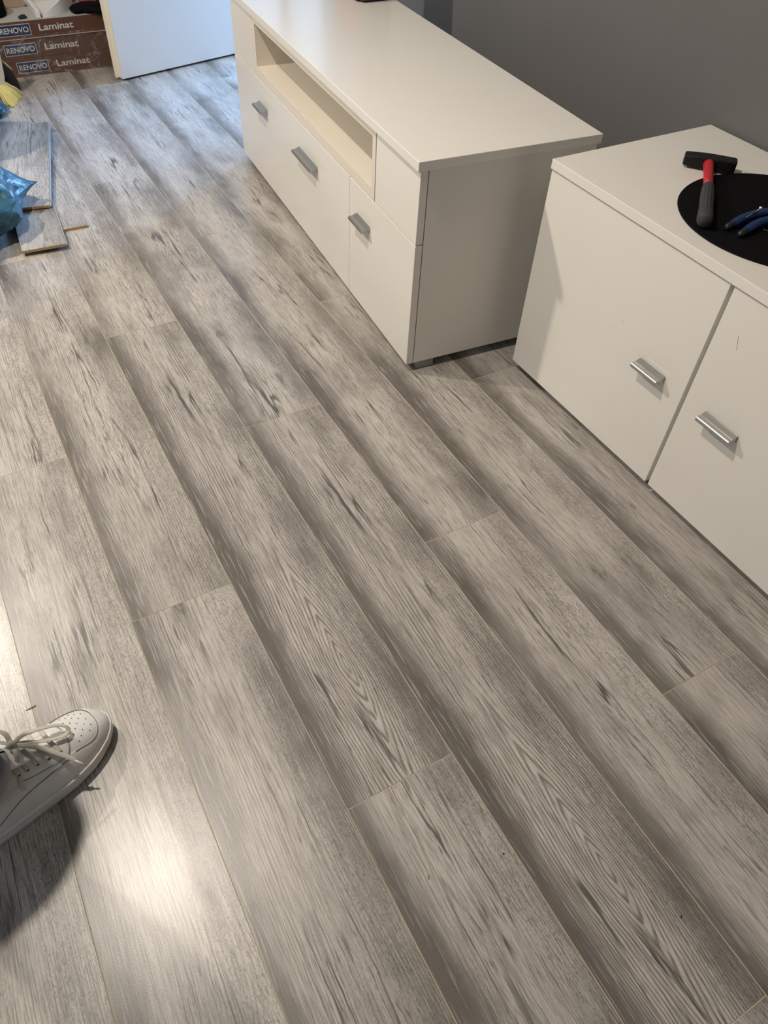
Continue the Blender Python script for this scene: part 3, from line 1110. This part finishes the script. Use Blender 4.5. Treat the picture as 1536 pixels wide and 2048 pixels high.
dp = thing('dustpan', 'black dustpan with pale yellow rim standing behind the yellow brush', 'dustpan', (0.0, 3.606, 0.0))
b = bmesh.new()
ol = [(0.36, 0.001), (0.541, 0.001), (0.541, 0.036), (0.530, 0.070), (0.512, 0.092), (0.495, 0.112), (0.36, 0.118)]
lo = [b.verts.new((x, 0.0, z)) for x, z in ol]
hi = [b.verts.new((x, 0.034, z)) for x, z in ol]
b.faces.new(lo)
b.faces.new(hi[::-1])
for k in range(len(ol)):
    b.faces.new((lo[k], hi[k], hi[(k + 1) % len(ol)], lo[(k + 1) % len(ol)]))
bm_obj('pan', b, M['black_plastic'], dp)
b = bmesh.new()
tube(b, [(0.38, 0.02, 0.121), (0.496, 0.02, 0.115), (0.515, 0.02, 0.095), (0.532, 0.02, 0.073)], 0.0045, 8)
o = bm_obj('rim', b, M['bristle'], dp, True)
o['label'] = 'pale yellow rim'

bk = thing('bucket', 'black bucket standing behind the large blue bag, mostly cut off by the left edge', 'bucket', (0.205, 2.985, 0.0335))
b = bmesh.new()
lathe(b, [(0.0005, 0.0), (0.130, 0.0), (0.140, 0.006), (0.146, 0.03), (0.172, 0.300), (0.180, 0.302), (0.180, 0.312), (0.168, 0.312), (0.141, 0.03), (0.0005, 0.012)], 64)
autosmooth(bm_obj('tub', b, M['black_plastic'], bk), 40)
b = bmesh.new()
tube(b, [(0.176 * math.cos(q * math.pi / 16), 0.10 * math.sin(q * math.pi / 16), 0.318 + 0.02 * math.sin(q * math.pi / 16)) for q in range(17)], 0.003, 8)
bm_obj('handle', b, M['steel'], bk, True)


# ------------------------------------------------------------------ blue bags
def bag_mesh(cx_, cy_, rx, ry, hgt, z0, seed, tips=()):
    bm = bmesh.new()
    bmesh.ops.create_icosphere(bm, subdivisions=5, radius=1.0)
    for v_ in bm.verts:
        n0 = v_.co.normalized()
        an = math.atan2(n0.y, n0.x)
        fold = 0.045 * math.sin(an * 7 + 2.0 * mnoise.noise(n0 * 1.5 + Vector((seed, 0, 0)))) * (1 - 0.4 * abs(n0.z))
        d1 = mnoise.noise(n0 * 2.2 + Vector((seed, 3, 1)))
        d2 = abs(mnoise.noise(n0 * 5.0 + Vector((seed, 8, 2))))
        d3 = abs(mnoise.noise(n0 * 11.0 + Vector((seed, 1, 9))))
        rr_ = 1 + fold + 0.12 * d1 - 0.10 * d2 - 0.07 * d3
        p_ = Vector((n0.x * rx, n0.y * ry, n0.z * hgt)) * rr_
        for (tx, ty, tz, pwr) in tips:
            tv_ = Vector((tx, ty, tz))
            w_ = max(0.0, n0.dot(Vector((tx / rx, ty / ry, tz / hgt)).normalized()))
            p_ = p_.lerp(tv_, w_ ** pwr)
        p_.z = max(p_.z, -hgt * 0.55)
        v_.co = Vector((cx_ + p_.x, cy_ + p_.y, z0 + hgt * 0.55 + p_.z))
    return bm


o = bm_obj('plastic_bag', bag_mesh(0.178, 2.470, 0.170, 0.205, 0.110, 0.0335, 2.2, ((0.232, 0.045, 0.000, 34),)), M['bag'], None, True)
tag(o, 'crumpled blue plastic bag sitting on the loose laminate boards', 'plastic bag', 'blue plastic bags at the left edge')
o = bm_obj('plastic_bag', bag_mesh(0.385, 3.385, 0.055, 0.070, 0.040, 0.002, 6.4, ((0.078, -0.006, -0.010, 16),)), M['bag'], None, True)
tag(o, 'small blue plastic bag corner below the yellow brush bristles', 'plastic bag', 'blue plastic bags at the left edge')

# ------------------------------------------------------------------ person: seated, only the leg reaches into the picture
SH = Matrix.Translation(Vector((-0.167, 0.574, 0))) @ Matrix.Rotation(math.atan2(0.355, 0.935), 4, 'Z')
WL = [(0, 0.0), (0.004, 0.013), (0.02, 0.027), (0.05, 0.036), (0.09, 0.041), (0.13, 0.044), (0.17, 0.047), (0.20, 0.0485), (0.23, 0.0475), (0.25, 0.0440), (0.268, 0.0365), (0.280, 0.0270), (0.288, 0.0160), (0.2915, 0.0070), (0.293, 0.0)]
WR = [(0, 0.0), (0.004, 0.013), (0.02, 0.027), (0.05, 0.037), (0.09, 0.043), (0.13, 0.046), (0.17, 0.0495), (0.20, 0.0505), (0.23, 0.0470), (0.25, 0.0415), (0.268, 0.0335), (0.280, 0.0245), (0.288, 0.0150), (0.2915, 0.0065), (0.293, 0.0)]
HT = [(0, 0.078), (0.01, 0.088), (0.05, 0.092), (0.085, 0.096), (0.105, 0.112), (0.125, 0.120), (0.145, 0.115), (0.165, 0.104), (0.185, 0.093), (0.205, 0.0835), (0.225, 0.0755), (0.245, 0.0690), (0.262, 0.0620), (0.275, 0.0540), (0.285, 0.0440), (0.291, 0.0350), (0.293, 0.0310)]
Z0 = 0.028


def sstep(a, b_, x):
    t_ = max(0.0, min(1.0, (x - a) / (b_ - a)))
    return t_ * t_ * (3 - 2 * t_)


def u_dist(x, y):
    """signed field of the rounded toe window: < 1 inside"""
    if x > 0.236:
        return (((x - 0.236) / 0.0375) ** 2.4 + (abs(y - 0.001) / 0.0345) ** 2.4) ** (1 / 2.4)
    return abs(y - 0.001) / (0.0345 - 0.02 * max(0.0, 0.236 - x))


def overlay(x, y, t_):
    h = 0.0
    ud = u_dist(x, y)
    # toe guard outside the window
    g = sstep(0.98, 1.03, ud) * sstep(0.186, 0.190, x + 0.010 * (1 - abs(t_)))
    h = max(h, 0.0013 * g)
    h -= 0.0006 * math.exp(-((ud - 1.055) / 0.013) ** 2) * (1 if x > 0.205 else 0)
    # side foxing that sweeps back along the sole
    edge = 0.60 + (0.205 - x) * 2.3
    if x < 0.212:
        h = max(h, 0.0012 * sstep(edge, edge + 0.03, abs(t_)))
        h -= 0.0007 * math.exp(-((abs(t_) - edge - 0.055) / 0.012) ** 2)
    # eyestay around the laces, rounded at the front
    if 0.10 < x < 0.232:
        fr = 0.226 - 0.010 * (abs(y) / 0.03) ** 2
        es = sstep(0.0, 0.0018, fr - x) * sstep(0.0, 0.0018, abs(y) - 0.0135) * sstep(0.0, 0.0015, 0.0335 - abs(y) - max(0.0, (0.150 - x)) * 0.10)
        if x > 0.209:
            es = max(es, sstep(0.0, 0.0018, fr - x) * sstep(0.0, 0.0015, 0.0335 - abs(y)) * sstep(0.209, 0.211, x))
        h = max(h, 0.0016 * es)
    return h


def upper_pt(x, t_, lift=0.0, raw=False):
    wl, wr, ht = lerp_tab(x, WL), lerp_tab(x, WR), lerp_tab(x, HT)
    w_ = (wl if t_ > 0 else wr) * 0.965
    pw_ = 2 / 2.35
    a_ = t_ * math.pi / 2
    y = w_ * math.copysign(abs(math.sin(a_)) ** pw_, a_)
    # upper leans in over the sole
    cz = abs(math.cos(a_)) ** pw_
    y *= 1 - 0.14 * cz * (1 if x < 0.2 else max(0.0, (0.293 - x) / 0.093))
    z = Z0 + (ht - Z0) * cz
    if not raw:
        lift += overlay(x, y, t_)
    nrm = Vector((0.25 * cz * max(0.0, (x - 0.14) / 0.15), math.sin(a_), max(0.05, math.cos(a_)))).normalized()
    return Vector((x, y, z)) + nrm * lift


def t_for_y(x, y):
    lo_, hi_ = -0.999, 0.999
    for _ in range(40):
        m_ = (lo_ + hi_) / 2
        if upper_pt(x, m_, raw=True).y < y:
            lo_ = m_
        else:
            hi_ = m_
    return (lo_ + hi_) / 2


def on_upper(x, y, lift=0.0):
    return upper_pt(x, t_for_y(x, y), lift)


def place(bm):
    bm.transform(SH)
    return bm


person = thing('person', 'person seated at the left, one leg in dark trousers and white lace-up sneaker', 'person', (0, 0, 0))
# body: lower leg and thigh, one continuous skinned surface
kn = Vector((-0.050, 0.695, 0.420))
ank = SH @ Vector((0.062, 0.0, 0.085))
hip = Vector((-0.400, 0.550, 0.470))


def leg_tube(rads, ext=0.0):
    pts_ = [ank.lerp(kn, q) for q in (0.0, 0.2, 0.45, 0.7, 0.9)] + [kn + Vector((-0.015, -0.010, 0.03))] + [kn.lerp(hip, q) + Vector((0, 0, 0.02)) for q in (0.18, 0.45, 0.75, 1.0)]
    sp_ = smooth_path(pts_, 6)
    n3 = len(sp_)
    bm = bmesh.new()
    tube(bm, sp_, [lerp_tab(q / (n3 - 1), rads) for q in range(n3)], 24)
    return bm


bm_obj('leg', leg_tube([(0, 0.034), (0.15, 0.038), (0.3, 0.052), (0.45, 0.050), (0.56, 0.058), (0.75, 0.066), (1.0, 0.078)]), M['skin'], person, True)
b = leg_tube([(0, 0.040), (0.02, 0.056), (0.15, 0.060), (0.3, 0.066), (0.45, 0.066), (0.56, 0.080), (0.75, 0.082), (1.0, 0.090)])
for v_ in b.verts:
    v_.co += Vector((mnoise.noise(v_.co * 14), mnoise.noise(v_.co * 14 + Vector((5, 0, 0))), 0)) * 0.006
    v_.co.z = max(v_.co.z, 0.098)
o = bm_obj('trouser_leg', b, M['trouser'], person, True)
o['label'] = 'dark grey trouser leg'
b = bmesh.new()
tube(b, [SH @ Vector(q) for q in ((0.085, 0.0, 0.070), (0.086, 0.0, 0.100), (0.082, 0.0, 0.125), (0.070, 0.0, 0.150))], [0.036, 0.038, 0.039, 0.038], 20)
o = bm_obj('sock', b, M['sock'], person, True)
o['label'] = 'black sock'

# sneaker upper
b = bmesh.new()
NX, NTt = 260, 150
grid = []
for i in range(NX + 1):
    s_ = i / NX
    x = 0.293 * (1 - (1 - s_) ** 1.25)
    grid.append([b.verts.new(upper_pt(x, -1 + 2 * j / NTt)) for j in range(NTt + 1)])
for i in range(NX):
    for j in range(NTt):
        b.faces.new((grid[i][j], grid[i + 1][j], grid[i + 1][j + 1], grid[i][j + 1]))
bmesh.ops.remove_doubles(b, verts=b.verts, dist=0.00002)
shoe = bm_obj('sneaker', place(b), M['leather'], person, True)
shoe['label'] = 'white leather lace-up sneaker'


def outline(scale, nn=90):
    pts_ = []
    for q in range(nn + 1):
        x = 0.293 * (1 - math.cos(math.pi * q / nn)) / 2
        pts_.append((x, -lerp_tab(x, WR) * scale))
    for q in range(nn - 1, 0, -1):
        x = 0.293 * (1 - math.cos(math.pi * q / nn)) / 2
        pts_.append((x, lerp_tab(x, WL) * scale))
    return pts_


b = bmesh.new()
rings = []
cxs = 0.15
for sc_, z_ in ((0.93, 0.0), (0.975, 0.0012), (0.995, 0.004), (1.0, 0.010), (1.0, 0.0185), (0.985, 0.0192), (0.985, 0.0205), (1.012, 0.0215), (1.015, 0.0255), (1.0, 0.0290), (0.965, 0.0300), (0.90, 0.0290)):
    toe = 0.010 if True else 0
    rings.append([b.verts.new((cxs + (x - cxs) * (1 + (sc_ - 1) * 0.35 + (0.018 if z_ > 0.006 else 0.008)), y * (sc_ + (0.055 if z_ > 0.006 else 0.02)), z_ + (0.010 * sstep(0.22, 0.293, x) * (1 - z_ / 0.03)))) for x, y in outline(1.0)])
for A, B in zip(rings, rings[1:]):
    for k in range(len(A)):
        b.faces.new((A[k], A[(k + 1) % len(A)], B[(k + 1) % len(A)], B[k]))
b.faces.new(rings[0][::-1])
b.faces.new(rings[-1])
o = bm_obj('sole', place(b), M['sole'], shoe)
autosmooth(o, 45)

# seams drawn on the leather
b = bmesh.new()


def seam(pts_, r_=0.0005, lift=0.0003, n2=6):
    sp_ = [on_upper(p_.x, p_.y, lift) for p_ in smooth_path([(x, y, 0) for x, y in pts_], n2)]
    tube(b, sp_, r_, 6)


us = []
for q in range(33):
    an = -math.pi / 2 + math.pi * q / 32
    c_, s_ = math.cos(an), math.sin(an)
    us.append((0.236 + 0.0375 * abs(c_) ** (2 / 2.4), 0.001 + 0.0345 * math.copysign(abs(s_) ** (2 / 2.4), s_)))
us = [(0.222, -0.0335)] + us + [(0.222, 0.0350)]
seam(us, 0.00055, 0.0008, 2)
for sd in (-1, 1):
    pts_ = []
    for q in range(15):
        x = 0.209 - q * 0.010
        ty = -1 * (0.60 + (0.205 - x) * 2.3)
        ty = max(ty, -0.90)
        pts_.append((x, upper_pt(x, sd * -ty, raw=True).y))
    seam(pts_, 0.00055, 0.0006, 3)
    seam([(0.227, 0.002 * sd), (0.2255, 0.012 * sd), (0.221, 0.024 * sd), (0.213, 0.0315 * sd), (0.200, 0.0338 * sd), (0.180, 0.0338 * sd), (0.160, 0.0333 * sd), (0.140, 0.031 * sd)], 0.0004, 0.0008)
o = bm_obj('seam_stitching', place(b), M['stitch'], shoe)
b = bmesh.new()
for (x, ys) in ((0.263, (-0.013, 0.0, 0.014)), (0.256, (-0.020, -0.007, 0.007, 0.020)), (0.249, (-0.014, 0.0, 0.014, 0.026)), (0.242, (-0.021, -0.007, 0.007, 0.021)), (0.235, (-0.026, -0.014, 0.0, 0.014, 0.026))):
    for y in ys:
        c_ = on_upper(x, y, 0.0002)
        r_ = bmesh.ops.create_cone(b, cap_ends=True, segments=8, radius1=0.00085, radius2=0.00085, depth=0.0008)
        bmesh.ops.translate(b, verts=r_['verts'], vec=c_)
bm_obj('perforations', place(b), M['hole'], shoe)
EY = (0.205, 0.188, 0.172, 0.158, 0.146)
for sd in (-1, 1):
    for x in EY:
        b = bmesh.new()
        c_ = on_upper(x, 0.0255 * sd, 0.0004)
        r_ = bmesh.ops.create_cone(b, cap_ends=True, segments=12, radius1=0.0021, radius2=0.0021, depth=0.0016)
        bmesh.ops.rotate(b, verts=r_['verts'], cent=(0, 0, 0), matrix=Matrix.Rotation(-sd * 0.55, 3, 'X'))
        bmesh.ops.translate(b, verts=r_['verts'], vec=c_)
        bm_obj('eyelet', place(b), M['hole'], shoe)

# tongue and padded collar
b = bmesh.new()
tube(b, smooth_path([(0.175, 0, 0.094), (0.150, 0, 0.112), (0.130, 0, 0.128), (0.118, 0, 0.142)], 6), [0.019 + 0.0004 * q for q in range(19)], 20, flat=(1.0, 0.22, (0.7, 0, 0.7)))
o = bm_obj('tongue', place(b), M['leather'], shoe, True)
b = bmesh.new()
cp = []
for q in range(25):
    an = math.pi * 2 * q / 24
    cp.append((0.088 + 0.054 * math.cos(an), 0.037 * math.sin(an), 0.110 + 0.018 * math.cos(an)))
tube(b, cp, 0.010, 12, cap=False)
o = bm_obj('collar', place(b), M['lining'], shoe, True)
o['label'] = 'lavender-grey padded collar'


def ribbon(bm, pts_, w_=0.0034, upv=(0.2, 0, 1)):
    tube(bm, smooth_path(pts_, 6), w_, 10, flat=(1.0, 0.26, upv))


b = bmesh.new()
for k, x in enumerate(EY):
    a_ = on_upper(x, 0.0255, 0.0018)
    c_ = on_upper(x, -0.0255, 0.0018)
    m_ = on_upper(x - 0.002, 0.0, 0.0040)
    ribbon(b, [a_, (a_ + m_) / 2 + Vector((0, 0, 0.002)), m_, (c_ + m_) / 2 + Vector((0, 0, 0.002)), c_])
kt = Vector((0.163, 0.010, 0.119))
r_ = bmesh.ops.create_icosphere(b, subdivisions=3, radius=0.0065)
bmesh.ops.translate(b, verts=r_['verts'], vec=kt)
# bow loop towards the toe, loop falling back and the two loose ends
ribbon(b, [kt, (0.182, 0.012, 0.118), (0.205, 0.008, 0.108), (0.224, 0.003, 0.0960), (0.2335, -0.005, 0.0880), (0.231, -0.0120, 0.0850), (0.218, -0.0130, 0.0880), (0.195, -0.006, 0.1020), (0.178, 0.004, 0.1120), kt], 0.0036, (0.55, 0.0, 0.8))
ribbon(b, [kt, (0.166, 0.030, 0.122), (0.160, 0.050, 0.112), (0.152, 0.058, 0.100), (0.148, 0.050, 0.096), (0.155, 0.030, 0.112), kt], 0.0036, (0.2, 0.6, 0.8))
ribbon(b, [kt, (0.176, -0.003, 0.114), (0.188, -0.014, 0.103), (0.200, -0.030, 0.088), (0.210, -0.044, 0.0745), (0.213, -0.050, 0.0690)], 0.0036, (0.3, -0.4, 0.85))
ribbon(b, [kt, (0.160, -0.006, 0.118), (0.152, -0.018, 0.110), (0.144, -0.030, 0.098), (0.138, -0.040, 0.083)], 0.0034, (0.2, -0.5, 0.8))
lc = bm_obj('lace', place(b), M['lace'], shoe, True)
b = bmesh.new()
tube(b, [(0.2125, -0.0495, 0.0693), (0.2165, -0.0560, 0.0630), (0.2195, -0.0610, 0.0585)], [0.0016, 0.0015, 0.0012], 8)
bm_obj('aglet', place(b), M['print_white'], shoe, True)
